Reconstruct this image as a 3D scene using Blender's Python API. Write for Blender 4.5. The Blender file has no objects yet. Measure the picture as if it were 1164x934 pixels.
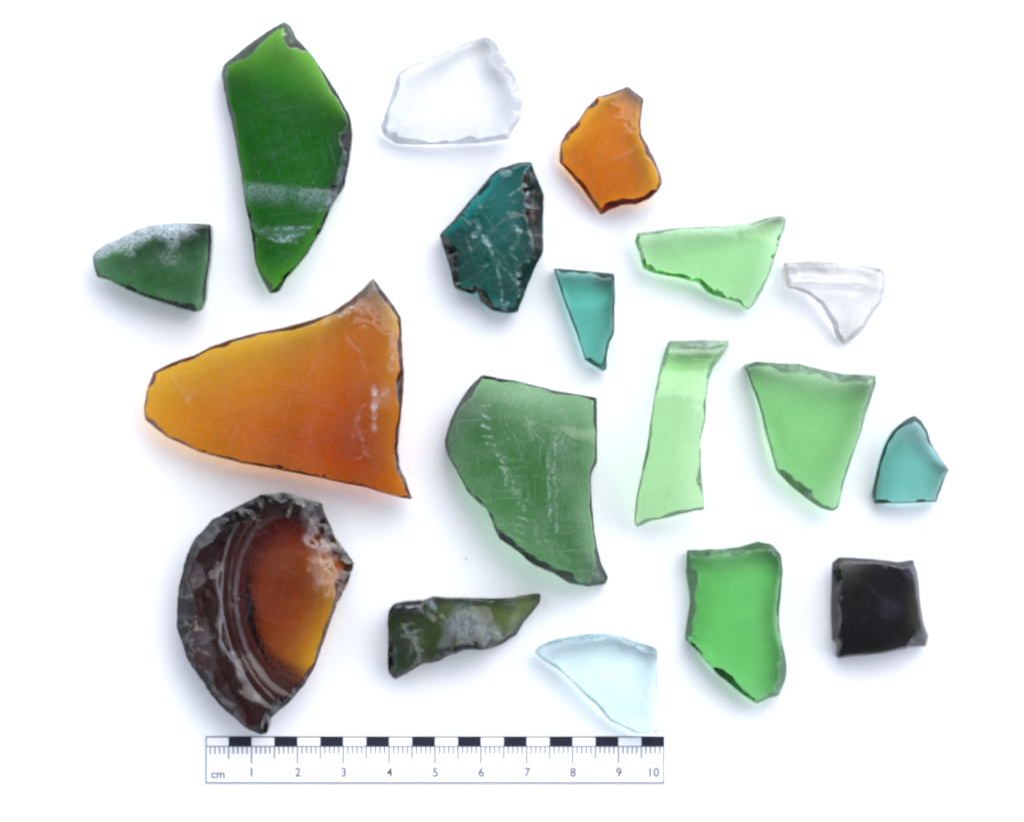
# Glass sherds laid out on white paper above a centimetre scale card, seen from straight above.
# One Blender unit is one centimetre.
import bpy, math, random
import numpy as np
from mathutils import Vector
from mathutils.geometry import delaunay_2d_cdt

sc = bpy.context.scene
col = sc.collection
sc.unit_settings.system = 'METRIC'
sc.unit_settings.scale_length = 0.01
PX = 52.1                      # photograph pixels in one centimetre
CAMZ = 62.0

def P(x, y):                   # photograph pixel -> centimetres on the paper
    return ((x - 582.0) / PX, (467.0 - y) / PX)

def lin(c):
    c = c / 255.0
    return c / 12.92 if c <= 0.04045 else ((c + 0.055) / 1.055) ** 2.4

# ------------------------------------------------------------------ noise
def vnoise(x, y, seed=0):
    x = np.asarray(x, float); y = np.asarray(y, float)
    xi = np.floor(x).astype(np.int64); yi = np.floor(y).astype(np.int64)
    xf = x - xi; yf = y - yi
    u = xf * xf * (3 - 2 * xf); v = yf * yf * (3 - 2 * yf)
    def h(a, b):
        n = (a * 374761393 + b * 668265263 + seed * 974634777) & 0x7fffffff
        n = ((n ^ (n >> 13)) * 1274126177) & 0x7fffffff
        return ((n ^ (n >> 16)) & 0xffff) / 65535.0
    return (h(xi, yi) * (1 - u) + h(xi + 1, yi) * u) * (1 - v) + (h(xi, yi + 1) * (1 - u) + h(xi + 1, yi + 1) * u) * v

def fbm(x, y, s, seed=0, o=3):
    r = 0; a = 0.5
    for k in range(o):
        r = r + a * (vnoise(np.asarray(x) / s, np.asarray(y) / s, seed + 17 * k) - 0.5); s = s * 0.5; a *= 0.5
    return r * 2

def scallop(x, y, cell, seed, tilt=0.5):
    """conchoidal scars: shallow dishes meeting in ridges, in units of the cell"""
    x = np.asarray(x, float) / cell; y = np.asarray(y, float) / cell
    xi = np.floor(x); yi = np.floor(y); best = np.full(len(x), 1e9); z = np.zeros(len(x))
    for dx in (-1, 0, 1):
        for dy in (-1, 0, 1):
            a = xi + dx; b = yi + dy
            sx = a + vnoise(a, b, seed); sy = b + vnoise(a, b, seed + 1)
            d = (x - sx) ** 2 + (y - sy) ** 2
            v = d + tilt * ((vnoise(a, b, seed + 2) - .5) * (x - sx) + (vnoise(a, b, seed + 3) - .5) * (y - sy)) * 2
            best = np.minimum(best, v)
    return best

def sm(e0, e1, x):
    t = np.clip((x - e0) / (e1 - e0), 0, 1); return t * t * (3 - 2 * t)

def segdist(px, py, a, b):     # distance from points to segments, with the parameter along each
    ax = a[:, 0][None]; ay = a[:, 1][None]; dx = (b - a)[:, 0][None]; dy = (b - a)[:, 1][None]
    L = dx * dx + dy * dy + 1e-9
    t = np.clip(((px[:, None] - ax) * dx + (py[:, None] - ay) * dy) / L, 0, 1)
    d = np.hypot(px[:, None] - ax - t * dx, py[:, None] - ay - t * dy)
    return d, t

def near(px, py, O):
    d = np.empty(len(px)); idx = np.empty(len(px), int); tt = np.empty(len(px))
    B = np.roll(O, -1, 0)
    for s in range(0, len(px), 4000):
        D, T = segdist(px[s:s + 4000], py[s:s + 4000], O, B)
        k = D.argmin(1); r = np.arange(len(k))
        d[s:s + 4000] = D[r, k]; idx[s:s + 4000] = k; tt[s:s + 4000] = T[r, k]
    return d, idx, tt

def inside(px, py, O):
    c = np.zeros(len(px), bool); B = np.roll(O, -1, 0)
    for (x0, y0), (x1, y1) in zip(O, B):
        if y0 == y1: continue
        m = ((y0 > py) != (y1 > py)) & (px < (x1 - x0) * (py - y0) / (y1 - y0) + x0)
        c ^= m
    return c

# ------------------------------------------------------------------ materials
def glass(name, rgb, t, rough=0.0, bump=0.02, bscale=3.0, film=(0.62, 0.66, 0.68), haze=0.0,
          frough=0.03, fbump=0.06, fhaze=None, scr=0.09, k=(0, 0, 0)):
    """clear glass coloured by the body (absorption) with a thin film for weathering and painted sheen; returns (face, fracture)"""
    sig = [max(2e-3, (-math.log(min(0.98, lin(c) * 1.12)) + kk) / (2.15 * t)) for c, kk in zip(rgb, k)]
    D = max(sig) * 1.02
    out = []
    for q in (0, 1):
        m = bpy.data.materials.new(name + ('_face', '_fracture')[q]); m.use_nodes = True
        n = m.node_tree.nodes; l = m.node_tree.links; n.clear()
        o = n.new('ShaderNodeOutputMaterial')
        g = n.new('ShaderNodeBsdfGlass'); g.inputs['IOR'].default_value = 1.51
        g.inputs['Color'].default_value = (1, 1, 1, 1); g.distribution = 'MULTI_GGX'
        g.inputs['Roughness'].default_value = rough if q == 0 else max(frough, rough)
        tc = n.new('ShaderNodeTexCoord')
        ns = n.new('ShaderNodeTexNoise'); ns.inputs['Scale'].default_value = bscale if q == 0 else 9.0
        ns.inputs['Detail'].default_value = 2.0 if q == 0 else 5.0
        l.new(tc.outputs['Object'], ns.inputs['Vector'])
        b = n.new('ShaderNodeBump'); b.inputs['Strength'].default_value = 1.0
        b.inputs['Distance'].default_value = bump if q == 0 else fbump * 0.1
        l.new(ns.outputs['Fac'], b.inputs['Height']); l.new(b.outputs['Normal'], g.inputs['Normal'])
        d = n.new('ShaderNodeBsdfDiffuse'); d.inputs['Color'].default_value = (*film, 1)
        tl = n.new('ShaderNodeBsdfTranslucent'); tl.inputs['Color'].default_value = (*film, 1)
        md = n.new('ShaderNodeMixShader'); md.inputs['Fac'].default_value = 0.25
        l.new(d.outputs[0], md.inputs[1]); l.new(tl.outputs[0], md.inputs[2])
        a = n.new('ShaderNodeAttribute'); a.attribute_name = 'wear_sheen'
        n2 = n.new('ShaderNodeTexNoise'); n2.inputs['Scale'].default_value = 22; n2.inputs['Detail'].default_value = 4
        n2.inputs['Roughness'].default_value = 0.7
        l.new(tc.outputs['Object'], n2.inputs['Vector'])
        mr = n.new('ShaderNodeMapRange'); mr.inputs['From Min'].default_value = 0.38; mr.inputs['From Max'].default_value = 0.62
        mr.inputs['To Min'].default_value = 0.15; mr.inputs['To Max'].default_value = 1.45
        l.new(n2.outputs['Fac'], mr.inputs['Value'])
        mu = n.new('ShaderNodeMath'); mu.operation = 'MULTIPLY'; mu.use_clamp = True
        n4 = n.new('ShaderNodeTexNoise'); n4.inputs['Scale'].default_value = 1.6; n4.inputs['Detail'].default_value = 3
        l.new(tc.outputs['Object'], n4.inputs['Vector'])
        m4 = n.new('ShaderNodeMapRange'); m4.inputs['From Min'].default_value = .35; m4.inputs['From Max'].default_value = .68
        m4.inputs['To Min'].default_value = 0.35; m4.inputs['To Max'].default_value = 2.0
        l.new(n4.outputs['Fac'], m4.inputs['Value'])
        h4 = n.new('ShaderNodeMath'); h4.operation = 'MULTIPLY'; l.new(m4.outputs[0], h4.inputs[0])
        ad = n.new('ShaderNodeMath'); ad.operation = 'ADD'; l.new(h4.outputs[0], ad.inputs[1]); h4.inputs[1].default_value = haze if q == 0 else (haze * 0.2 if fhaze is None else fhaze)
        l.new(a.outputs['Fac'], ad.inputs[0]); l.new(ad.outputs[0], mu.inputs[0]); l.new(mr.outputs[0], mu.inputs[1])
        last = mu.outputs[0]
        for rot, scl, lo_, hi_, st in ((0.4, (1.1, 55, 1), .66, .74, scr), (1.9, (0.9, 50, 1), .67, .75, scr), (2.6, (1.6, 60, 1), .68, .76, scr * .8), (0, (24, 24, 24), .70, .78, min(.5, scr * 2.2))):
            mp = n.new('ShaderNodeMapping'); mp.inputs['Rotation'].default_value = (0, 0, rot + sum(rgb) * .013)
            mq = n.new('ShaderNodeMapping'); mq.inputs['Scale'].default_value = scl
            l.new(tc.outputs['Object'], mp.inputs['Vector']); l.new(mp.outputs[0], mq.inputs['Vector'])
            nn = n.new('ShaderNodeTexNoise'); nn.inputs['Scale'].default_value = 1.0; nn.inputs['Detail'].default_value = 1.0; l.new(mq.outputs[0], nn.inputs['Vector'])
            r2 = n.new('ShaderNodeMapRange'); r2.inputs['From Min'].default_value = lo_; r2.inputs['From Max'].default_value = hi_
            r2.inputs['To Max'].default_value = st if q == 0 else st * .4; l.new(nn.outputs['Fac'], r2.inputs['Value'])
            mm = n.new('ShaderNodeMath'); mm.operation = 'MAXIMUM'; l.new(last, mm.inputs[0]); l.new(r2.outputs[0], mm.inputs[1]); last = mm.outputs[0]
        mx = n.new('ShaderNodeMixShader')
        l.new(last, mx.inputs['Fac']); l.new(g.outputs[0], mx.inputs[1]); l.new(md.outputs[0], mx.inputs[2])
        l.new(mx.outputs[0], o.inputs['Surface'])
        v = n.new('ShaderNodeVolumeAbsorption'); v.inputs['Density'].default_value = D
        v.inputs['Color'].default_value = (*[1 - s / D for s in sig], 1)
        l.new(v.outputs[0], o.inputs['Volume'])
        out.append(m)
    return out

def plain(name, c, rough=0.7, noise=0.0, scale=20.0, bump=0.0, bscale=40.0, spec=0.5):
    m = bpy.data.materials.new(name); m.use_nodes = True
    n = m.node_tree.nodes; l = m.node_tree.links; b = n['Principled BSDF']
    b.inputs['Roughness'].default_value = rough; b.inputs['Specular IOR Level'].default_value = spec
    tc = n.new('ShaderNodeTexCoord'); ns = n.new('ShaderNodeTexNoise')
    ns.inputs['Scale'].default_value = scale; ns.inputs['Detail'].default_value = 5
    l.new(tc.outputs['Object'], ns.inputs['Vector'])
    r = n.new('ShaderNodeValToRGB')
    r.color_ramp.elements[0].position = 0.35; r.color_ramp.elements[1].position = 0.65
    r.color_ramp.elements[0].color = (*[x * (1 - noise) for x in c], 1)
    r.color_ramp.elements[1].color = (*[min(1, x * (1 + noise)) for x in c], 1)
    l.new(ns.outputs['Fac'], r.inputs['Fac']); l.new(r.outputs['Color'], b.inputs['Base Color'])
    if bump:
        n3 = n.new('ShaderNodeTexNoise'); n3.inputs['Scale'].default_value = bscale; n3.inputs['Detail'].default_value = 6
        l.new(tc.outputs['Object'], n3.inputs['Vector'])
        bm = n.new('ShaderNodeBump'); bm.inputs['Distance'].default_value = bump
        l.new(n3.outputs['Fac'], bm.inputs['Height']); l.new(bm.outputs['Normal'], b.inputs['Normal'])
    return m

# ------------------------------------------------------------------ one sherd
ROOTS = {}
def sherd(name, label, outline, t, mats, jag=0.35, grid=3.2, arch=None, extra=None, under=None, strokes=(), blobs=(),
          wear_sheen_f=None, zlift=0.0, tilt=(0, 0), prof=1.0, fnoise=0.10, seed=1, group=None, smoothfrac=False, flatf=None, slope=1.15):
    """outline: [x, y (, top bevel, bottom bevel)] in pixels, clockwise; t thickness in cm.
    arch=(x, y, axis angle in degrees, radius cm, sign); extra/under: added height of the top / underside (cm)"""
    rng = random.Random(seed)
    # resample the outline every two pixels, with the nicks of a broken edge
    pts = []; wt = 1.0; wb = 1.0; raw = []
    for p in outline:
        if len(p) > 2: wt, wb = p[2], p[3]
        raw.append((p[0], p[1], wt, wb))
    R = []
    for i in range(len(raw)):
        a = raw[i]; b = raw[(i + 1) % len(raw)]
        L = math.hypot(b[0] - a[0], b[1] - a[1]); n = max(1, int(round(L / 2.0)))
        for k in range(n):
            f = k / n
            R.append((a[0] + (b[0] - a[0]) * f, a[1] + (b[1] - a[1]) * f, a[2], a[3]))
    R = np.array(R)
    # soften the widths a little along the rim
    for c in (2, 3):
        for _ in range(3):
            R[:, c] = (np.roll(R[:, c], 1) + 2 * R[:, c] + np.roll(R[:, c], -1)) / 4
    # rounding of traced corners
    xy = R[:, :2]
    xy = (np.roll(xy, 1, 0) + 3 * xy + np.roll(xy, -1, 0)) / 5
    tg = np.roll(xy, -1, 0) - np.roll(xy, 1, 0); tg /= (np.hypot(tg[:, 0], tg[:, 1])[:, None] + 1e-9)
    nrm = np.stack([tg[:, 1], -tg[:, 0]], 1)
    area = 0.5 * np.sum(xy[:, 0] * np.roll(xy[:, 1], -1) - np.roll(xy[:, 0], -1) * xy[:, 1])
    if area < 0: nrm = -nrm
    # nrm points outwards for a positive area in image axes
    s = np.arange(len(xy)) * 2.0
    jit = fbm(s, s * 0 + seed * 3.1, 9.0, seed) * 2.2 * jag + np.array([rng.uniform(-1, 1) for _ in s]) * 0.25 * jag
    O = xy + nrm * jit[:, None]
    WT = R[:, 2] * np.maximum(.1, 1 + 1.5 * fbm(s, s * 0 + 7.7, 22.0, seed + 5)); WB = R[:, 3] * np.maximum(.1, 1 + 1.5 * fbm(s, s * 0 + 3.3, 22.0, seed + 9))
    WT = np.maximum(WT, 0.35); WB = np.maximum(WB, 0.35)
    cx, cy = O[:, 0].mean(), O[:, 1].mean()

    def base(x, y):
        z = np.zeros(len(x))
        if arch:
            ax, ay, ang, rad, sg = arch
            a = math.radians(ang)
            u = (-(x - ax) * math.sin(a) + (y - ay) * math.cos(a)) / PX
            z += sg * (np.sqrt(np.maximum(rad * rad - u * u, 0.01)) - rad)
        z += tilt[0] * (x - cx) / PX - tilt[1] * (y - cy) / PX
        return z
    th = lambda x, y: t * (1 + 0.12 * fbm(x, y, 70, seed, 2)) + (extra(x, y) if extra else 0)
    un = lambda x, y: (under(x, y) if under else np.zeros(len(x)))

    fa = np.minimum(WT / 4, 1); fb = np.minimum(WB / 4, 1)
    hi = 1 - 0.86 * fa * (1 - 0.45 * fb); lo = 0.86 * fb * (1 - 0.45 * fa)
    zb0 = base(O[:, 0], O[:, 1]); uo = un(O[:, 0], O[:, 1]); T0 = np.maximum(th(O[:, 0], O[:, 1]) - uo, .05)
    hi = np.maximum(hi, 1 - slope * WT / PX / T0); lo = np.minimum(lo, 1.4 * WB / PX / T0)
    lo = np.minimum(lo, hi - 0.06)
    zhi = zb0 + uo + T0 * hi; zlo = zb0 + uo + T0 * lo
    nO = len(O)

    def surf(W, rim, top):
        # rows of points across the bevel, then an even field of points inside
        extra_pts = []
        maxw = W.max()
        for fr in ((1.0,) if maxw < 3.5 else (0.3, 0.62, 1.0)):
            sel = np.arange(nO) if fr == 1.0 else np.where(W > 3.0)[0][::2 if fr < 1 else 1]
            q = O[sel] - nrm[sel] * (W[sel] * fr)[:, None]
            ok = inside(q[:, 0], q[:, 1], O)
            d, ix, tt = near(q[:, 0], q[:, 1], O)
            ok &= d > 0.7 * W[sel] * fr
            extra_pts.append(q[ok])
        x0, y0 = O.min(0); x1, y1 = O.max(0)
        gx, gy = np.meshgrid(np.arange(x0, x1, grid), np.arange(y0, y1, grid * 0.866))
        gx = gx + (np.arange(gx.shape[0]) % 2)[:, None] * grid * 0.5
        gx = gx.ravel(); gy = gy.ravel()
        gx = gx + 0.35 * grid * (vnoise(gx * 1.7, gy * 2.3, 3) - 0.5); gy = gy + 0.35 * grid * (vnoise(gx * 2.1, gy * 1.9, 8) - 0.5)
        ok = inside(gx, gy, O); gx = gx[ok]; gy = gy[ok]
        d, ix, tt = near(gx, gy, O)
        w = W[ix]
        ok = (d > 1.2) & (np.abs(d - w) > 0.8)
        if not smoothfrac: ok &= (d > w)
        G = np.stack([gx[ok], gy[ok]], 1)
        A = np.concatenate([O] + extra_pts + [G])
        co, ed, fc, ov, oe, of = delaunay_2d_cdt([Vector((float(a), float(b))) for a, b in A],
                                                 [(i, (i + 1) % nO) for i in range(nO)], [], 1, 1e-5)
        C = np.array([(c.x, c.y) for c in co])
        d, ix, tt = near(C[:, 0], C[:, 1], O)
        j = (ix + 1) % nO
        w = W[ix] * (1 - tt) + W[j] * tt; rz = rim[ix] * (1 - tt) + rim[j] * tt
        f = np.clip(d / w, 0, 1)
        body = base(C[:, 0], C[:, 1]) + (th(C[:, 0], C[:, 1]) if top else un(C[:, 0], C[:, 1]))
        pr = f ** prof
        fz = fnoise * t * fbm(C[:, 0], C[:, 1], 7.0, seed + 31, 2) * np.sin(np.pi * f) * np.minimum(w / 4, 1)
        z = rz + (body - rz) * pr + fz
        mark = [-1] * len(co)
        for i, src in enumerate(ov):
            for q in src:
                if q < nO: mark[i] = q
        return C, z, fc, d, w, mark
    CT, ZT, FT, dT, wT, MT = surf(WT, zhi, True)
    CB, ZB, FB, dB, wB, MB = surf(WB, zlo, False)
    # worn marks and painted reflections, set per vertex of the upper face
    wear_sheen = np.zeros(len(CT))
    for poly, width, val in strokes:
        a = np.array(poly[:-1], float); b = np.array(poly[1:], float)
        qx = CT[:, 0] + 2.6 * fbm(CT[:, 0], CT[:, 1], 9, seed + 41); qy = CT[:, 1] + 2.6 * fbm(CT[:, 0], CT[:, 1], 9, seed + 43)
        D, _ = segdist(qx, qy, a, b)
        brk = 0.25 + 1.0 * sm(0.25, 0.7, vnoise(CT[:, 0] / 4.2, CT[:, 1] / 3.4, seed + 47))
        wear_sheen = np.maximum(wear_sheen, 0.92 * val * brk * (1 - sm(width * 0.15, width * 1.05, D.min(1) + 1.2 * fbm(CT[:, 0], CT[:, 1], 5, seed + 3))))
    for bx, by, rx, ry, val in blobs:
        D = np.hypot((CT[:, 0] - bx) / rx, (CT[:, 1] - by) / ry) + 0.35 * fbm(CT[:, 0], CT[:, 1], 10, seed + 4)
        wear_sheen = np.maximum(wear_sheen, val * (1 - sm(0.5, 1.05, D)))
    if wear_sheen_f is not None: wear_sheen = np.maximum(wear_sheen, wear_sheen_f(CT[:, 0], CT[:, 1], dT))
    zmin = min(ZT.min(), ZB.min()); zoff = 0.004 + zlift - zmin
    ZT = ZT + zoff; ZB = ZB + zoff
    # stand the sherd where the lens of the photograph saw it
    hc = float(ZT.mean()); kx = 1 - hc / CAMZ
    ox = (cx - 582.0) / PX * kx; oy = (467.0 - cy) / PX * kx
    vs = []; nT = len(CT)
    for (x, y), z in zip(CT, ZT): vs.append(((x - cx) / PX, (cy - y) / PX, z))
    for (x, y), z in zip(CB, ZB): vs.append(((x - cx) / PX, (cy - y) / PX, z))
    faces = []; fm = []; fs = []
    def orient(f, up):
        a, b, c = (vs[f[0]], vs[f[1]], vs[f[2]])
        cr = (b[0] - a[0]) * (c[1] - a[1]) - (b[1] - a[1]) * (c[0] - a[0])
        return list(f) if (cr > 0) == up else list(f)[::-1]
    FL = flatf(CT[:, 0], CT[:, 1]) if flatf else np.zeros(len(CT), bool)
    for f in FT:
        fr = max(dT[i] - wT[i] for i in f) < 0.35 or FL[f[0]]
        faces.append(orient(f, True)); fm.append(1 if fr else 0); fs.append((not fr) or smoothfrac)
    for f in FB:
        fr = max(dB[i] - wB[i] for i in f) < 0.35
        faces.append(orient([i + nT for i in f], False)); fm.append(1 if fr else 0); fs.append((not fr) or smoothfrac)
    tix = {q: i for i, q in enumerate(MT) if q >= 0}; bix = {q: i + nT for i, q in enumerate(MB) if q >= 0}
    for i in range(nO):
        j = (i + 1) % nO
        if not (i in tix and j in tix and i in bix and j in bix): continue
        q = [tix[i], tix[j], bix[j], bix[i]]
        a, b, c = Vector(vs[q[0]]), Vector(vs[q[1]]), Vector(vs[q[2]])
        nn = (b - a).cross(c - a)
        if nn.x * nrm[i, 0] - nn.y * nrm[i, 1] < 0: q = q[::-1]
        faces.append(q); fm.append(1); fs.append(False)
    me = bpy.data.meshes.new(name)
    me.from_pydata(vs, [], faces)
    for m in mats: me.materials.append(m)
    me.polygons.foreach_set('material_index', fm); me.polygons.foreach_set('use_smooth', fs)
    at = me.attributes.new('wear_sheen', 'FLOAT', 'POINT')
    at.data.foreach_set('value', np.concatenate([wear_sheen, np.zeros(len(CB))]).astype(np.float32))
    me.update()
    ob = bpy.data.objects.new(name, me); col.objects.link(ob)
    ob.location = (ox, oy, 0)
    ob['label'] = label; ob['category'] = 'glass sherd'; ob['group'] = group or 'broken glass sherds laid out on white paper'
    ob['_c'] = (cx, cy)
    ROOTS[name] = ob
    return ob, (CT, ZT, dT)

exec_k = {}
#KCAL
exec_k = {"1": [2.273, 0.84, 6.01], "2": [1.374, 0.564, 1.474], "3": [0, 0, 0], "4": [0.168, 0.359, 4.586], "5": [12.649, 0.506, 0.644], "6": [0.372, 0.181, 0.275], "7": [0.344, 0.254, 0.507], "8": [0, 0, 0], "9": [0.231, 0.755, 6.962], "10": [1.129, 2.832, 20.159], "11": [1.256, 0.708, 1.504], "12": [0.532, 0.355, 0.776], "13": [0.246, 0.282, 0.401], "14": [0.483, 0.293, 0.477], "15": [0.261, 0.245, 0.45], "16": [3.321, 3.664, 1.868], "17": [0.35, 0.45, 0.6], "18": [0.07, 0.025, 0.01]}
def K(n): return exec_k.get(n, (0, 0, 0))

# ================================================================== the sherds
# 1 tall green bottle sherd, upper left
def ex1(x, y):
    thick = 0.06
    ridge = 0.025 * sm(202, 214, y - 0.10 * (x - 280)) * (1 - sm(214, 236, y - 0.10 * (x - 280)))
    em = 0.022 * sm(0.0, 0.5, fbm(x, y, 7, 4)) * sm(256, 260, y) * (1 - sm(272, 277, y)) * sm(292, 300, x)
    groove = -0.045 * np.exp(-((x - 338) / 9.0) ** 2) * 0
    return thick + ridge + em + groove
sherd('glass_sherd', 'tall emerald green sherd with dark chipped tip and a pale cloudy band across it',
      [(323, 25, 11, 0), (330, 30), (336, 43), (352, 61, 3, 1), (368, 83), (385, 110), (396, 130), (399, 148, 8, 0), (396, 181), (390, 210),
       (377, 232, 3, 3), (365, 261, 1, 4), (347, 290), (323, 319, 3, 2), (317, 330), (306, 332, 8, 2), (299, 319), (290, 298, 3, 2), (285, 261), (279, 236),
       (274, 199), (266, 152), (257, 116, 4, 3), (251, 83, 8, 1), (254, 74), (274, 57), (299, 39)],
      0.30, glass('emerald', (44, 112, 40), 0.40, haze=0.012, film=(.48, .62, .70), k=K('1'), bump=0.01), arch=(325, 150, 84, 6.0, 1), extra=ex1, under=lambda x, y: 0.12 * (1 - sm(-16, 34, (y - 84) - 0.42 * (x - 300))) + .06 * sm(285, 315, y), grid=2.2,
      strokes=[([(345, 226), (362, 228), (378, 230)], 5, .12),
               ([(300, 261), (330, 259), (352, 258)], 3.5, .42), ([(312, 266), (322, 270), (345, 264)], 4, .40),
               ([(305, 272), (338, 274)], 2.5, .38), ([(290, 259), (296, 263)], 5, .15),
               ([(391, 175), (384, 205), (376, 232)], 5, .14), ([(362, 240), (368, 232), (378, 226)], 3, .3),
               ([(256, 82), (258, 110)], 6, .12)], wear_sheen_f=lambda x, y, d: .23 * sm(203, 212, y - .1 * (x - 280)) * sm(237, 214, y - .1 * (x - 280)) * (1 - .55 * np.exp(-((x - 331) / 9.0) ** 4)) * sm(395, 370, x), blobs=[(323, 265, 32, 10, .10)], seed=11)  # pale band mixes cloudy wear with a painted reflection along the ridge

# 2 small dark green sherd with a grey crust, far left
sherd('glass_sherd', 'small dark green pointed sherd at far left with a grey crusted upper rim',
      [(106, 293, 5, 2), (108, 287), (120, 279), (139, 270), (154, 262), (171, 257), (186, 255), (204, 253), (238, 255, 4, 1), (239, 275, 3, 1), (238, 297),
       (234, 320), (233, 341, 2, 3), (228, 351), (220, 354, 1, 6), (198, 348), (180, 342), (162, 336), (145, 329), (124, 318, 3, 3), (110, 314), (107, 302)],
      0.48, glass('bottle_green', (66, 116, 70), 0.5, haze=0.05, film=(.45, .52, .55), k=K('2')), arch=(180, 300, 12, 3.2, 1), grid=2.4,
      extra=lambda x, y: 0.10 * sm(300, 262, y + 0.28 * (x - 180)) * 1.0,
      wear_sheen_f=lambda x, y, d: np.clip(.98 * sm(21, 8, d + 6 * fbm(x, y, 8, 5) + 9 * sm(285, 300, y) ) * sm(310, 292, y + .0 * x) * sm(232, 195, x)
                                    + .35 * sm(0.0, .35, fbm(x, y, 9, 15)) * sm(272, 262, y), 0, .85),
      blobs=[(196, 274, 10, 12, .35), (148, 288, 10, 5, .35), (193, 293, 16, 12, .14), (224, 343, 6, 7, .10)], seed=12)

# 3 frosted clear sherd
sherd('glass_sherd', 'frosted colourless sherd with four straight sides beside the tall emerald sherd',
      [(433, 144, 5, 1), (437, 132), (446, 106), (452, 83, 4, 2), (472, 72), (491, 65), (511, 56), (534, 47), (553, 40, 8, 1), (563, 47, 10, 1), (572, 63), (583, 81),
       (594, 108), (593, 132, 6, 3), (583, 146), (578, 157, 6, 2), (536, 162), (482, 163), (450, 162), (437, 153)],
      0.36, glass('frosted', (248, 251, 252), 0.4, rough=0.25, frough=0.4, haze=0.055, fhaze=.25, film=(.84, .88, .87)), jag=.3, seed=13,
      arch=(510, 110, 0, 6, 1), blobs=[(459, 138, 12, 12, .22), (495, 138, 4, 3, .3), (517, 138, 5, 3, .3)])

# 4 small amber sherd
sherd('glass_sherd', 'small bright amber sherd with a notched right side, upper right of the layout',
      [(714, 98, 2, 1), (720, 103), (732, 112, 2, 1), (730, 122), (728, 138), (729, 153, 4, 2), (735, 163), (743, 178), (749, 194), (753, 207), (748, 217, 1, 6), (738, 226),
       (723, 232), (706, 233), (692, 239), (683, 244, 3, 2), (679, 238), (667, 221), (652, 201), (636, 184, 5, 2), (638, 163), (644, 151, 2, 4), (656, 140),
       (665, 126), (673, 117), (680, 110, 3, 1), (698, 105)],
      0.30, glass('amber', (209, 124, 42), 0.3, haze=0.01, k=K('4')), arch=(695, 175, 35, 7.0, 1), grid=2.6,
      extra=lambda x, y: 0.07 * sm(130, 215, y) - 0.03,
      strokes=[([(722, 168), (705, 178), (690, 182)], 2.2, .12), ([(733, 162), (745, 185), (751, 205)], 3, .18), ([(676, 120), (690, 112)], 3, .2)], seed=14)

# 5 dark teal scratched sherd
sherd('glass_sherd', 'dark teal scratched sherd with a steep right edge, left of the small sea-green wedge',
      [(568, 191, 4, 1), (589, 185), (604, 184, 13, 0), (608, 196), (618, 220), (617, 245), (617, 287, 11, 1), (608, 303), (598, 328), (588, 354, 9, 4), (574, 355),
       (559, 352), (546, 341, 7, 4), (543, 331), (536, 334, 9, 3), (517, 327, 10, 1), (514, 313), (508, 292), (500, 267, 3, 3), (512, 255), (526, 238), (542, 219), (559, 198)],
      0.42, glass('teal', (52, 118, 112), 0.42, haze=0.02, scr=.17, film=(.5, .68, .7), k=K('5')), arch=(560, 270, 70, 10, 1), grid=1.9,
      extra=lambda x, y: 0.012 * fbm(x, y, 40, 51) + 0.12 * sm(210, 300, y) + 0.14 * sm(560, 505, x) - .04,
      strokes=[([(541, 252), (544, 262), (538, 270)], 4.5, .5), ([(548, 269), (556, 278)], 4.5, .45), ([(556, 280), (566, 305), (572, 345)], 2.4, .28),
               ([(565, 256), (572, 250), (582, 252), (590, 262), (588, 275), (578, 284)], 2.0, .25), ([(605, 195), (604, 240), (605, 300)], 1.4, .14),
               ([(587, 262), (591, 264)], 3.5, .4), ([(580, 222), (594, 212)], 1.6, .2), ([(548, 302), (562, 300)], 1.8, .2),
               ([(560, 290), (580, 312), (590, 330)], 1.4, .2), ([(578, 285), (592, 300)], 1.4, .2), ([(530, 270), (536, 285)], 1.5, .2), ([(573, 352), (577, 345)], 4, .4),
               ([(590, 335), (594, 330)], 3, .35)],
      blobs=[(575, 197, 8, 6, .25), (563, 345, 10, 5, .08)], fnoise=.04, seed=15)

# 6 small teal wedge
sherd('glass_sherd', 'small sea-green wedge tapering downwards, right of the dark scratched sherd',
      [(629, 305, 6, 0), (666, 308), (698, 311, 3, 1), (699, 338), (698, 380), (693, 388), (690, 402, 4, 1), (690, 418), (686, 422, 6, 1), (679, 417), (665, 409, 2, 3), (658, 386),
       (650, 365), (640, 338), (634, 319)],
      0.30, glass('sea_green', (104, 192, 178), 0.3, haze=0.02, k=K('6'), bump=.02), arch=(665, 350, 80, 3, 1), jag=.25, seed=16,
      extra=lambda x, y: .03 * sm(345, 325, y))

# 7 pale green, top right
sherd('glass_sherd', 'pale green sherd flaring to the right with stepped lower edge, topmost pale green one',
      [(725, 265, 4, 1), (771, 259, 2, 1), (822, 257), (853, 254, 4, 1), (870, 248), (886, 244), (894, 247, 3, 3), (893, 256), (887, 273), (876, 307), (867, 329), (856, 348), (850, 352, 2, 6),
       (839, 343), (822, 339), (805, 333), (794, 321), (768, 315), (745, 311), (731, 305, 2, 4), (727, 287), (722, 275)],
      0.26, glass('pale_green', (168, 234, 165), 0.3, haze=0.015, fhaze=.22, film=(.72, .9, .74), k=K('7')), arch=(810, 295, 10, 4, 1), jag=.3, seed=17, grid=2.8,
      strokes=[([(745, 285), (790, 275)], 2.5, .08), ([(864, 305), (872, 302)], 2, .2)])

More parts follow.
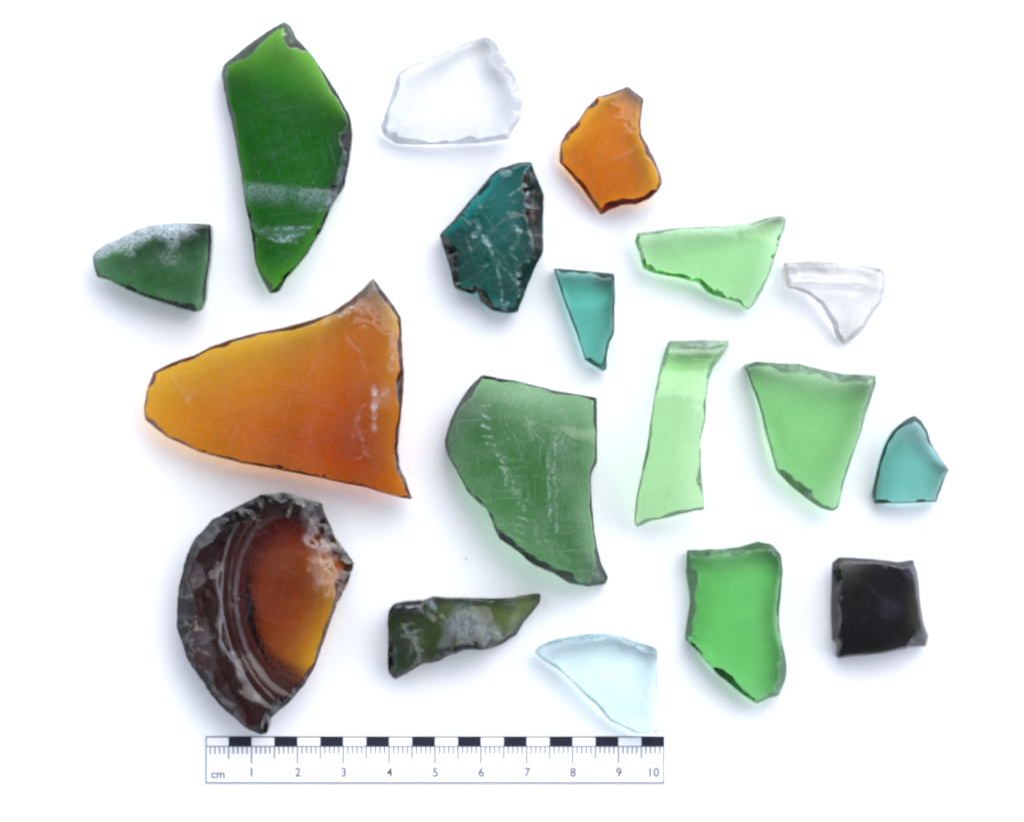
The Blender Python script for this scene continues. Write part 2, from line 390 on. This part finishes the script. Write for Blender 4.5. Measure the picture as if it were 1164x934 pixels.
# 8 small clear sherd
sherd('glass_sherd', 'small colourless triangular sherd with a raised ridge, beside the topmost pale green one',
      [(892, 299, 4, 1), (920, 297), (948, 297), (967, 300), (988, 303), (1004, 305, 5, 1), (1009, 319), (1007, 333), (1001, 345), (993, 357, 4, 2), (984, 371), (973, 383), (961, 391, 4, 1), (953, 385),
       (945, 367), (937, 351), (928, 340), (912, 331, 5, 1), (895, 328), (891, 316)],
      0.24, glass('clear', (251, 251, 250), 0.3, rough=.10, frough=.2, haze=0.06, fhaze=.22, film=(.93, .88, .80)), arch=(950, 340, 0, 3, 1), jag=.9, seed=18, grid=2.4,
      extra=lambda x, y: 0.06 * scallop(x, y, 16, 8) + 0.13 * np.exp(-((y - 322 - .02 * (x - 930)) / 6.0) ** 2) * sm(1000, 960, x) + 0.05 * np.exp(-(((y - 322) - .9 * (x - 900)) / 6.0) ** 2) * sm(320, 330, y) * sm(350, 340, y))

# 9 large amber neck sherd
sherd('glass_sherd', 'largest amber sherd, flaring like a bottle neck to two sharp points',
      [(422, 316, 4, 1), (431, 329, 4, 1), (445, 347), (454, 362, 6, 1), (456, 402), (458, 424), (456, 461, 3, 1), (453, 486), (451, 511), (453, 530, 4, 1), (460, 545), (467, 566, 4, 2), (454, 564, 2, 4),
       (417, 553), (374, 544), (324, 534), (274, 525, 3, 3), (228, 513), (190, 496, 4, 2), (166, 477, 7, 1), (165, 461), (169, 440), (175, 423, 3, 2), (197, 412), (221, 404),
       (243, 393, 4, 2), (259, 387, 3, 1), (290, 379), (321, 373, 4, 1), (349, 365), (374, 357, 9, 0), (398, 340), (411, 328)],
      0.30, glass('amber_neck', (196, 122, 36), 0.36, haze=0.015, k=K('9'), bump=.015), arch=(300, 455, 6, 11.0, 1), grid=2.3,
      extra=lambda x, y: 0.27 * sm(-70, 150, 0.55 * (x - 320) + 1.05 * (y - 450)) - 0.05 + 0.05 * sm(360, 400, x),
      strokes=[([(424, 440), (428, 452), (424, 465)], 5, .45), ([(438, 444), (430, 455)], 3.5, .35), ([(424, 472), (425, 488)], 4, .35), ([(444, 380), (446, 400), (443, 420)], 5, .22),
               ([(398, 350), (376, 364), (368, 369)], 3.5, .5), ([(392, 356), (410, 345)], 4, .3), ([(413, 460), (403, 480), (412, 500)], 2.2, .16), ([(416, 425), (406, 400), (392, 380)], 1.8, .14),
               ([(205, 440), (215, 452), (222, 462)], 1.6, .14), ([(222, 445), (212, 458)], 1.6, .14), ([(195, 425), (202, 440)], 2, .12), ([(410, 505), (425, 525)], 1.8, .14),
               ([(448, 362), (440, 345)], 5, .16), ([(400, 495), (418, 490)], 1.4, .18), ([(420, 505), (408, 520)], 1.4, .14), ([(446, 520), (458, 548)], 4, .15)],
      blobs=[(422, 324, 9, 12, .16), (435, 450, 14, 16, .08), (448, 400, 8, 30, .08), (410, 352, 12, 10, .08)], seed=19)

# 10 thick brown bottle base
def r10(x, y): return np.hypot((x - 334 - 0.10 * (y - 685)) / 56.0, (y - 690) / 88.0)
def ex10(x, y):
    r = r10(x, y)
    left = sm(385, 320, x)
    ring = (0.19 * sm(0.90, 1.50, r) + .12 * sm(1.4, 1.8, r)) * (0.25 + .75 * left)
    step = -0.022 * np.exp(-((r - 1.40) / 0.05) ** 2) - 0.010 * np.exp(-((r - 1.12) / 0.05) ** 2) - 0.010 * np.exp(-((r - 1.27) / 0.025) ** 2)
    dome = 0.10 * np.clip(1 - r ** 2, 0, 1) - .15 * sm(300, 362, x) * sm(640, 770, y) * sm(1.08, .7, r)
    out = -0.28 * sm(1.5, 2.5, r)
    w = sm(1.42, 1.55, r)
    cry = (0.17 * scallop(x + .3 * y, y, 40, 77) + 0.012 * scallop(x, y + .3 * x, 14, 78)) * w
    ur = sm(.85, 1.0, r) * sm(335, 360, x) * sm(700, 650, y) * (0.18 * scallop(x + y * .5, y, 24, 5) + .03 * scallop(x, y, 10, 6) - .12)
    return ring + step + dome + out + cry + ur - .26 * sm(340, 385, x) * sm(715, 640, y)
sherd('glass_sherd', 'thick dark brown bottle base with glinting broken rim, above the left end of the ruler',
      [(296, 564, 10, 1), (321, 561), (347, 569), (363, 574, 8, 2), (370, 592), (379, 614), (400, 642, 7, 2), (394, 662), (381, 688, 4, 2), (370, 720), (357, 756), (347, 775, 8, 1), (331, 794), (309, 813),
       (304, 830), (296, 833, 10, 1), (283, 826), (257, 807), (235, 781, 12, 1), (212, 746), (201, 711, 13, 1), (202, 678), (209, 643), (219, 617), (241, 592), (270, 576)],
      0.60, glass('brown', (150, 72, 22), 0.50, haze=0.012, film=(.6, .56, .5), frough=.02, fbump=.06, scr=.08, k=K('10')), grid=2.1, jag=.6, extra=ex10, under=lambda x, y: .33 * sm(1.18, .66, r10(x, y)),  prof=1, fnoise=.06, slope=.5,
      wear_sheen_f=lambda x, y, d: np.clip(.5 * sm(.24, .42, fbm(x, y, 7, 91)) * np.exp(-((x - 222) / 16) ** 2 - ((y - 700) / 40) ** 2)
                                    + .55 * sm(.05, .35, fbm(x + y, y, 9, 92)) * np.exp(-((x - 372) / 17) ** 2 - ((y - 628) / 34) ** 2)
                                    + .2 * sm(.15, .35, fbm(x, y * 2, 9, 93)) * np.exp(-((x - 270) / 34) ** 2 - ((y - 588) / 13) ** 2), 0, .55),
      strokes=[([(352, 592), (362, 610), (372, 628)], 3.5, .45), ([(326, 588), (332, 574)], 3, .3), ([(266, 742), (278, 760)], 4, .3), ([(240, 742), (226, 738)], 3, .45), ([(244, 780), (262, 800)], 3, .25)], seed=20)

# 11 grey-green large sherd
hatch = []
for i, (hx, hy) in enumerate([(552, 462), (552, 474), (553, 486), (554, 498), (558, 506), (564, 512), (568, 519), (573, 525), (575, 532), (578, 540), (582, 546), (584, 554), (586, 560), (590, 566), (593, 573), (596, 580),
                              (595, 588), (592, 596), (590, 604), (589, 612)]):
    hatch.append(([(hx - 5, hy - 1.5), (hx + 6, hy + 1.0 + (i % 3))], 1.5, .30 + .08 * (i % 3)))
sherd('glass_sherd', 'large greyish green sherd with scratch marks and a ragged lower left edge',
      [(548, 427, 3, 1), (591, 435), (635, 446), (678, 453, 3, 2), (678, 491), (678, 526), (671, 540, 2, 3), (672, 569), (675, 601), (679, 624, 7, 1), (685, 644), (692, 656), (688, 664), (669, 666, 4, 3), (646, 661, 1, 7),
       (629, 650), (606, 640), (588, 624), (568, 611), (561, 595), (554, 578), (533, 560, 3, 2), (519, 534), (509, 517, 5, 1), (506, 502), (512, 479), (522, 459), (536, 439)],
      0.34, glass('grey_green', (92, 148, 94), 0.36, haze=0.05, scr=.24, film=(.6, .72, .66), k=K('11')), arch=(605, 545, 100, 4.2, 1), grid=1.9,
      extra=lambda x, y: .05 * sm(470, 490, y - .2 * (x - 600)) - .02,
      strokes=hatch + [([(574, 530), (575, 550)], 1.6, .35), ([(622, 520), (624, 560), (625, 590)], 1.5, .28), ([(632, 498), (630, 540), (634, 606)], 1.5, .28), ([(605, 490), (622, 508), (628, 540)], 1.6, .22),
               ([(596, 452), (600, 480), (606, 500)], 2.2, .16), ([(615, 460), (645, 470)], 1.6, .2), ([(637, 510), (640, 498)], 1.5, .25), ([(655, 480), (652, 492)], 1.8, .25), ([(585, 490), (592, 520)], 1.4, .15),
               ([(575, 470), (577, 500)], 1.3, .12), ([(610, 600), (650, 640)], 1.3, .12), ([(600, 560), (612, 620)], 1.3, .12)],
      blobs=[(600, 450, 60, 16, .12), (640, 520, 22, 60, .06)], seed=21)  # the broad upper blob paints a soft pale reflection along the top edge

# 12 pale green strip
sherd('glass_sherd', 'long narrow pale green strip with nicked right side, left of the green trapezoid',
      [(761, 388, 5, 1), (795, 387), (832, 387, 4, 1), (829, 396), (820, 406), (811, 419), (805, 434, 1, 1), (802, 457, 4, 2), (801, 478), (795, 501, 1, 1), (796, 514, 4, 1), (796, 529), (799, 555), (801, 578, 4, 2), (784, 581),
       (761, 587), (741, 591), (725, 599, 2, 1), (722, 591), (724, 565), (729, 540), (736, 504), (743, 457), (751, 416, 3, 1)],
      0.24, glass('pale_green_strip', (178, 238, 172), 0.26, haze=0.015, fhaze=.22, film=(.72, .9, .74), k=K('12')), arch=(775, 500, 10, 5, 1), jag=.3, seed=22,
      extra=lambda x, y: .07 * sm(425, 405, y) * sm(388, 398, y) + .03 * np.exp(-((y - 402) / 3.0) ** 2),
      strokes=[([(775, 402), (790, 403)], 4, .16), ([(756, 560), (770, 570)], 3, .06)])

# 13 green trapezoid
sherd('glass_sherd', 'light green trapezoid sherd, wide at top, narrow at its chipped bottom',
      [(847, 415, 6, 0), (860, 411, 8, 0), (876, 412), (911, 414), (932, 420), (958, 425), (997, 427, 3, 1), (996, 439), (990, 455), (981, 483), (969, 518), (959, 548), (953, 576, 4, 1), (946, 580), (932, 576), (918, 566, 9, 1),
       (900, 552), (883, 534, 2, 2), (874, 501), (865, 464), (855, 436)],
      0.32, glass('light_green', (138, 218, 136), 0.33, haze=0.015, fhaze=.16, film=(.6, .85, .62), k=K('13')), arch=(925, 490, 92, 5, 1), jag=.25, seed=23)

# 14 small teal, far right
sherd('glass_sherd', 'small turquoise sherd at far right with rounded top, flat base and thin spur',
      [(1029, 478, 6, 1), (1040, 472), (1048, 478), (1055, 490, 4, 1), (1060, 506, 2, 1), (1069, 520), (1080, 535, 3, 1), (1076, 538), (1072, 552, 3, 1), (1065, 570, 1, 3), (1039, 571), (995, 572, 3, 1), (993, 559), (999, 531), (1006, 506), (1015, 490)],
      0.28, glass('turquoise', (118, 196, 194), 0.3, haze=0.03, k=K('14')), arch=(1035, 530, 85, 2.6, 1), jag=.3, seed=24, grid=2.4,
      strokes=[([(1040, 495), (1050, 492)], 2, .14), ([(1012, 510), (1006, 550)], 1.5, .12)])

# 15 mid green
sherd('glass_sherd', 'bright green sherd with wavy sides and slanted lower edge, left of the black one',
      [(782, 626, 6, 1), (815, 625), (842, 622), (862, 616), (878, 619, 5, 1), (889, 633), (890, 647, 5, 2), (888, 677), (885, 702), (888, 726, 7, 1), (893, 746), (896, 759), (893, 776), (886, 790), (875, 792, 4, 1), (860, 799, 1, 5),
       (842, 787), (815, 765), (796, 743), (779, 726, 8, 1), (781, 715), (785, 691, 9, 1), (785, 674), (781, 655)],
      0.36, glass('bright_green', (108, 204, 112), 0.37, haze=0.02, fhaze=.10, film=(.45, .75, .5), k=K('15')), arch=(838, 705, 85, 5, 1), jag=.5, seed=25,
      strokes=[([(795, 632), (850, 626)], 3, .15)])

# 16 black square
sherd('glass_sherd', 'nearly black square sherd with a thin chipped corner, lower right',
      [(948, 641, 9, 0), (955, 634, 3, 1), (994, 636), (1024, 640, 5, 1), (1040, 637, 4, 1), (1045, 655), (1047, 691), (1051, 710, 6, 1), (1057, 724, 8, 1), (1054, 735), (1035, 736, 2, 2), (1002, 743), (952, 748, 2, 1), (954, 732, 8, 0),
       (948, 728), (947, 682)],
      0.45, glass('black', (15, 14, 8), 0.45, haze=0.01, scr=.07, film=(.25, .25, .42)), arch=(1000, 690, 10, 6, 1), jag=.3, grid=2.2, slope=2.2, seed=26,
      extra=lambda x, y: -.16 * sm(1030, 1056, x) * sm(700, 735, y), under=lambda x, y: .14 * sm(1005, 965, x) * sm(680, 645, y),
      blobs=[(1036, 648, 12, 12, .12), (1010, 690, 16, 18, .05), (1047, 722, 8, 10, .14)])

# 17 olive twisted piece
def ex17(x, y):
    s_ = sm(482, 520, x) * sm(572, 542, x)
    return 0.40 * sm(680, 742, y + 0.10 * (x - 530)) * s_ + 0.30 * sm(512, 446, x) + .10 * sm(720, 690, y) * sm(560, 585, x) - .20 * sm(562, 600, x) + (.05 * fbm(x, y, 20, 44) + .05 * scallop(x, y, 19, 45)) * sm(515, 490, x)
sherd('glass_sherd', 'twisted dark olive splinter with a grey shiny middle, left of the pale blue sherd',
      [(449, 686, 5, 1), (460, 683), (481, 683), (492, 678, 2, 1), (507, 680), (528, 680), (555, 681), (582, 680), (608, 675, 4, 1), (614, 676), (614, 685), (608, 692, 3, 1), (597, 705), (588, 721, 6, 2), (575, 730), (557, 737, 2, 4), (528, 737),
       (514, 743, 9, 1), (498, 752), (481, 754, 7, 1), (465, 763), (450, 771), (443, 763, 5, 1), (441, 750), (443, 723), (441, 707), (443, 694)],
      0.34, glass('olive', (84, 108, 46), 0.42, haze=0.02, film=(.42, .50, .62), k=K('17')), grid=2.0, jag=.6, extra=ex17, seed=27,
      strokes=[([(488, 684), (494, 692)], 4, .35), ([(552, 730), (556, 722)], 2.4, .5), ([(566, 718), (569, 722)], 2.4, .35), ([(478, 690), (486, 700), (496, 696)], 2, .2), ([(450, 760), (450, 735)], 2, .16), ([(462, 718), (480, 716)], 2, .16),
               ([(570, 686), (585, 684)], 4, .2)], blobs=[(528, 707, 27, 27, .17)])  # blue-grey blob paints the sky's reflection into the film on the middle

# 18 pale blue
sherd('glass_sherd', 'very pale blue half-round sherd just above the right end of the ruler',
      [(608, 740, 5, 0), (614, 734), (625, 729), (646, 724, 7, 0), (670, 721), (690, 721), (709, 724), (723, 730, 6, 1), (739, 735), (747, 738, 1, 1), (747, 785), (747, 832), (722, 833, 3, 2), (707, 825), (693, 819, 3, 3), (680, 803), (667, 792), (651, 775),
       (635, 761), (617, 750)],
      0.30, glass('pale_blue', (224, 246, 252), 0.33, haze=0.03, fhaze=.2, rough=.03, film=(.78, .9, .9), k=K('18')), arch=(690, 775, 35, 5, 1), jag=.2, seed=28)

# ================================================================== scale card
def mesh_ob(name, vs, fs, mat, parent=None):
    me = bpy.data.meshes.new(name); me.from_pydata(vs, [], fs); me.materials.append(mat); me.update()
    o = bpy.data.objects.new(name, me); col.objects.link(o)
    if parent: o.parent = parent
    return o
def boxes(name, L, mat, parent):
    vs = []; fs = []
    for x0, y0, x1, y1, z0, z1 in L:
        b = len(vs)
        vs += [(x0, y0, z0), (x1, y0, z0), (x1, y1, z0), (x0, y1, z0), (x0, y0, z1), (x1, y0, z1), (x1, y1, z1), (x0, y1, z1)]
        fs += [tuple(b + i for i in f) for f in ((3, 2, 1, 0), (4, 5, 6, 7), (0, 1, 5, 4), (1, 2, 6, 5), (2, 3, 7, 6), (3, 0, 4, 7))]
    return mesh_ob(name, vs, fs, mat, parent)
ink = plain('black_ink', (.016, .017, .032), .5, .25, 14, spec=.3)
line_ink = plain('grey_ink', (.10, .10, .14), .6, .15, 30)
tick_ink = plain('tick_ink', (.04, .04, .07), .6, .2, 30)
text_ink = plain('text_ink', (.10, .10, .12), .6, .1, 30)
cardm = plain('card', (.86, .87, .90), .6, .01, 6)
card = bpy.data.objects.new('scale_card', None); col.objects.link(card)
card.location = ((494.5 - 582) / PX, (467 - 862.5) / PX, 0); card.empty_display_size = 1
card['label'] = 'white ten centimetre scale card with black and white blocks along the bottom'; card['category'] = 'ruler'
X = lambda px: (px - 494.5) / PX
Y = lambda py: (862.5 - py) / PX
zt = 0.03
boxes('card', [(X(233.6), Y(889.6), X(755.6), Y(835.6), .002, zt)], cardm, card)
e = .0012
def strip(x0, y0, x1, y1, lift=1): return (X(x0), Y(y1), X(x1), Y(y0), zt + e * lift, zt + e * lift + .001)
boxes('border_line', [strip(234, 836, 755, 837.5), strip(234, 888, 755, 889.3), strip(234, 837.6, 235.2, 887.9), strip(753.8, 837.6, 755, 887.9)], line_ink, card)
boxes('divider_line', [strip(235.3, 847.0, 753.7, 848.2)], line_ink, card)
for k in range(10):
    x0 = 234 + (k + .5) * 52.1
    boxes('black_block', [strip(x0, 836.3, min(x0 + 26.05, 754.8), 847.6, 3)], ink, card)
tk = []
for i in range(1, 100):
    x = 234 + i * 5.21
    L = 867 if i % 10 == 0 else (861.5 if i % 5 == 0 else 856)
    tk.append(strip(x - .65, 848.3, x + .65, L))
for q in tk: boxes('tick_mark', [q], tick_ink, card)
def text(name, s, px, py, size):
    cu = bpy.data.curves.new(name, 'FONT'); cu.body = s; cu.size = size; cu.align_x = 'CENTER'; cu.align_y = 'CENTER'; cu.extrude = .0006; cu.offset = .005
    cu.resolution_u = 6
    o = bpy.data.objects.new(name, cu); col.objects.link(o)
    bpy.context.view_layer.update()
    me = bpy.data.meshes.new_from_object(o.evaluated_get(bpy.context.evaluated_depsgraph_get()))
    bpy.data.objects.remove(o); bpy.data.curves.remove(cu)
    me.materials.clear(); me.materials.append(text_ink)
    for v in me.vertices: v.co.x += X(px); v.co.y += Y(py); v.co.z += zt + .0022
    r = bpy.data.objects.new(name, me); col.objects.link(r); r.parent = card
    return r
for k in range(1, 10): text('numeral', str(k), 234 + k * 52.1 + (.5 if k > 1 else 0), 877.5, .27)
text('numeral', '10', 742.5, 877.5, .27)
text('unit_text', 'cm', 248, 879.5, .26)

# ================================================================== two specks on the paper
for px_, py_, rr, lab in ((530, 634.5, .022, 'tiny grey dust speck on bare paper left of the ragged grey-green edge'), (559, 420.5, .018, 'tiny grey dust speck on bare paper just above the grey-green corner')):
    rng = random.Random(int(px_)); vs = []; fs = []
    for j in range(5):
        for i in range(8):
            a = i * math.pi / 4; ph = (j - 2) / 2 * 1.2; r_ = rr * math.cos(ph) * (1 + rng.uniform(-.3, .3))
            vs.append((r_ * math.cos(a), r_ * .8 * math.sin(a), rr * .5 * (1 + math.sin(ph)) + .002))
    for j in range(4):
        for i in range(8): a = j * 8 + i; b = j * 8 + (i + 1) % 8; fs.append((a, b, b + 8, a + 8))
    fs.append(tuple(range(32, 40))); fs.append(tuple(range(7, -1, -1)))
    o = mesh_ob('dust_speck', vs, fs, plain('dust', (.42, .40, .44), .8, .2, 60)); o.location = (*P(px_, py_), 0)
    o['label'] = lab; o['category'] = 'dust'; o['group'] = 'dust specks on the paper'

# ================================================================== paper
paper = plain('paper', (.855, .865, .88), .9, .006, 1.2, bump=.0015, bscale=30, spec=.15)
def sheet(name, hw, z):
    n = 40; vs = []; fs = []
    for j in range(n + 1):
        for i in range(n + 1):
            x = -hw + 2 * hw * i / n; y = -hw + 2 * hw * j / n
            vs.append((x, y, z))
    for j in range(n):
        for i in range(n): a = j * (n + 1) + i; fs.append((a, a + 1, a + n + 2, a + n + 1))
    return mesh_ob(name, vs, fs, paper)
g = sheet('white_paper', 60, 0); g['kind'] = 'structure'; g['label'] = 'plain white paper under the sherds'

# ================================================================== light
w = bpy.data.worlds.new('World'); sc.world = w; w.use_nodes = True
n = w.node_tree.nodes; l = w.node_tree.links; bg = n['Background']
tc = n.new('ShaderNodeTexCoord'); sp = n.new('ShaderNodeSeparateXYZ'); l.new(tc.outputs['Generated'], sp.inputs[0])
rp = n.new('ShaderNodeValToRGB'); l.new(sp.outputs['Z'], rp.inputs['Fac'])
rp.color_ramp.elements[0].position = .38; rp.color_ramp.elements[0].color = (.83, .87, 1.0, 1)
e0 = rp.color_ramp.elements.new(0.0); e0.color = (.30, .30, .34, 1)
rp.color_ramp.elements[2].position = .82; rp.color_ramp.elements[2].color = (.045, .05, .06, 1)
dt = n.new('ShaderNodeVectorMath'); dt.operation = 'DOT_PRODUCT'; l.new(tc.outputs['Generated'], dt.inputs[0]); dt.inputs[1].default_value = (.5, .866, 0)
md = n.new('ShaderNodeMapRange'); md.inputs['From Min'].default_value = -.8; md.inputs['From Max'].default_value = .8; md.interpolation_type = 'SMOOTHSTEP'
md.inputs['To Min'].default_value = .42; md.inputs['To Max'].default_value = 2.0; l.new(dt.outputs['Value'], md.inputs['Value'])
sc_ = n.new('ShaderNodeVectorMath'); sc_.operation = 'SCALE'; l.new(rp.outputs['Color'], sc_.inputs[0]); l.new(md.outputs[0], sc_.inputs['Scale'])
l.new(sc_.outputs['Vector'], bg.inputs['Color']); bg.inputs['Strength'].default_value = 2.95

def area(name, loc, size, power, colr, size_y=None):
    la = bpy.data.lights.new(name, 'AREA'); la.shape = 'RECTANGLE'; la.size = size; la.size_y = size_y or size
    la.energy = power; la.color = colr
    o = bpy.data.objects.new(name, la); col.objects.link(o); o.location = loc
    o.rotation_euler = (-Vector(loc)).to_track_quat('-Z', 'Y').to_euler()
    return o
area('window_light', (60, 105, 100), 160, 200000, (1.0, .975, .92))

# ================================================================== camera
cd = bpy.data.cameras.new('camera'); cam = bpy.data.objects.new('camera', cd); col.objects.link(cam)
cam.location = (0, 0, CAMZ); cam.rotation_euler = (0, 0, 0)
cd.sensor_width = 36; cd.lens = 36 * CAMZ / (1164 / PX); cd.clip_start = 1; cd.clip_end = 500
sc.camera = cam
for o in ROOTS.values(): pass
for o in bpy.data.objects:
    if '_c' in o: del o['_c']

c = sc.cycles
c.max_bounces = 20; c.transmission_bounces = 16; c.glossy_bounces = 8; c.diffuse_bounces = 6; c.volume_bounces = 0; c.transparent_max_bounces = 8
c.caustics_refractive = True; c.caustics_reflective = True; c.blur_glossy = 0.0
c.sample_clamp_indirect = 6; c.pixel_filter_type = 'BLACKMAN_HARRIS'; c.filter_width = 2.7
c.use_denoising = True; c.denoiser = 'OPENIMAGEDENOISE'; c.denoising_input_passes = 'RGB_ALBEDO_NORMAL'
c.use_adaptive_sampling = False
vsx = sc.view_settings; vsx.view_transform = 'Standard'; vsx.look = 'None'; vsx.exposure = 0.04; vsx.gamma = 1
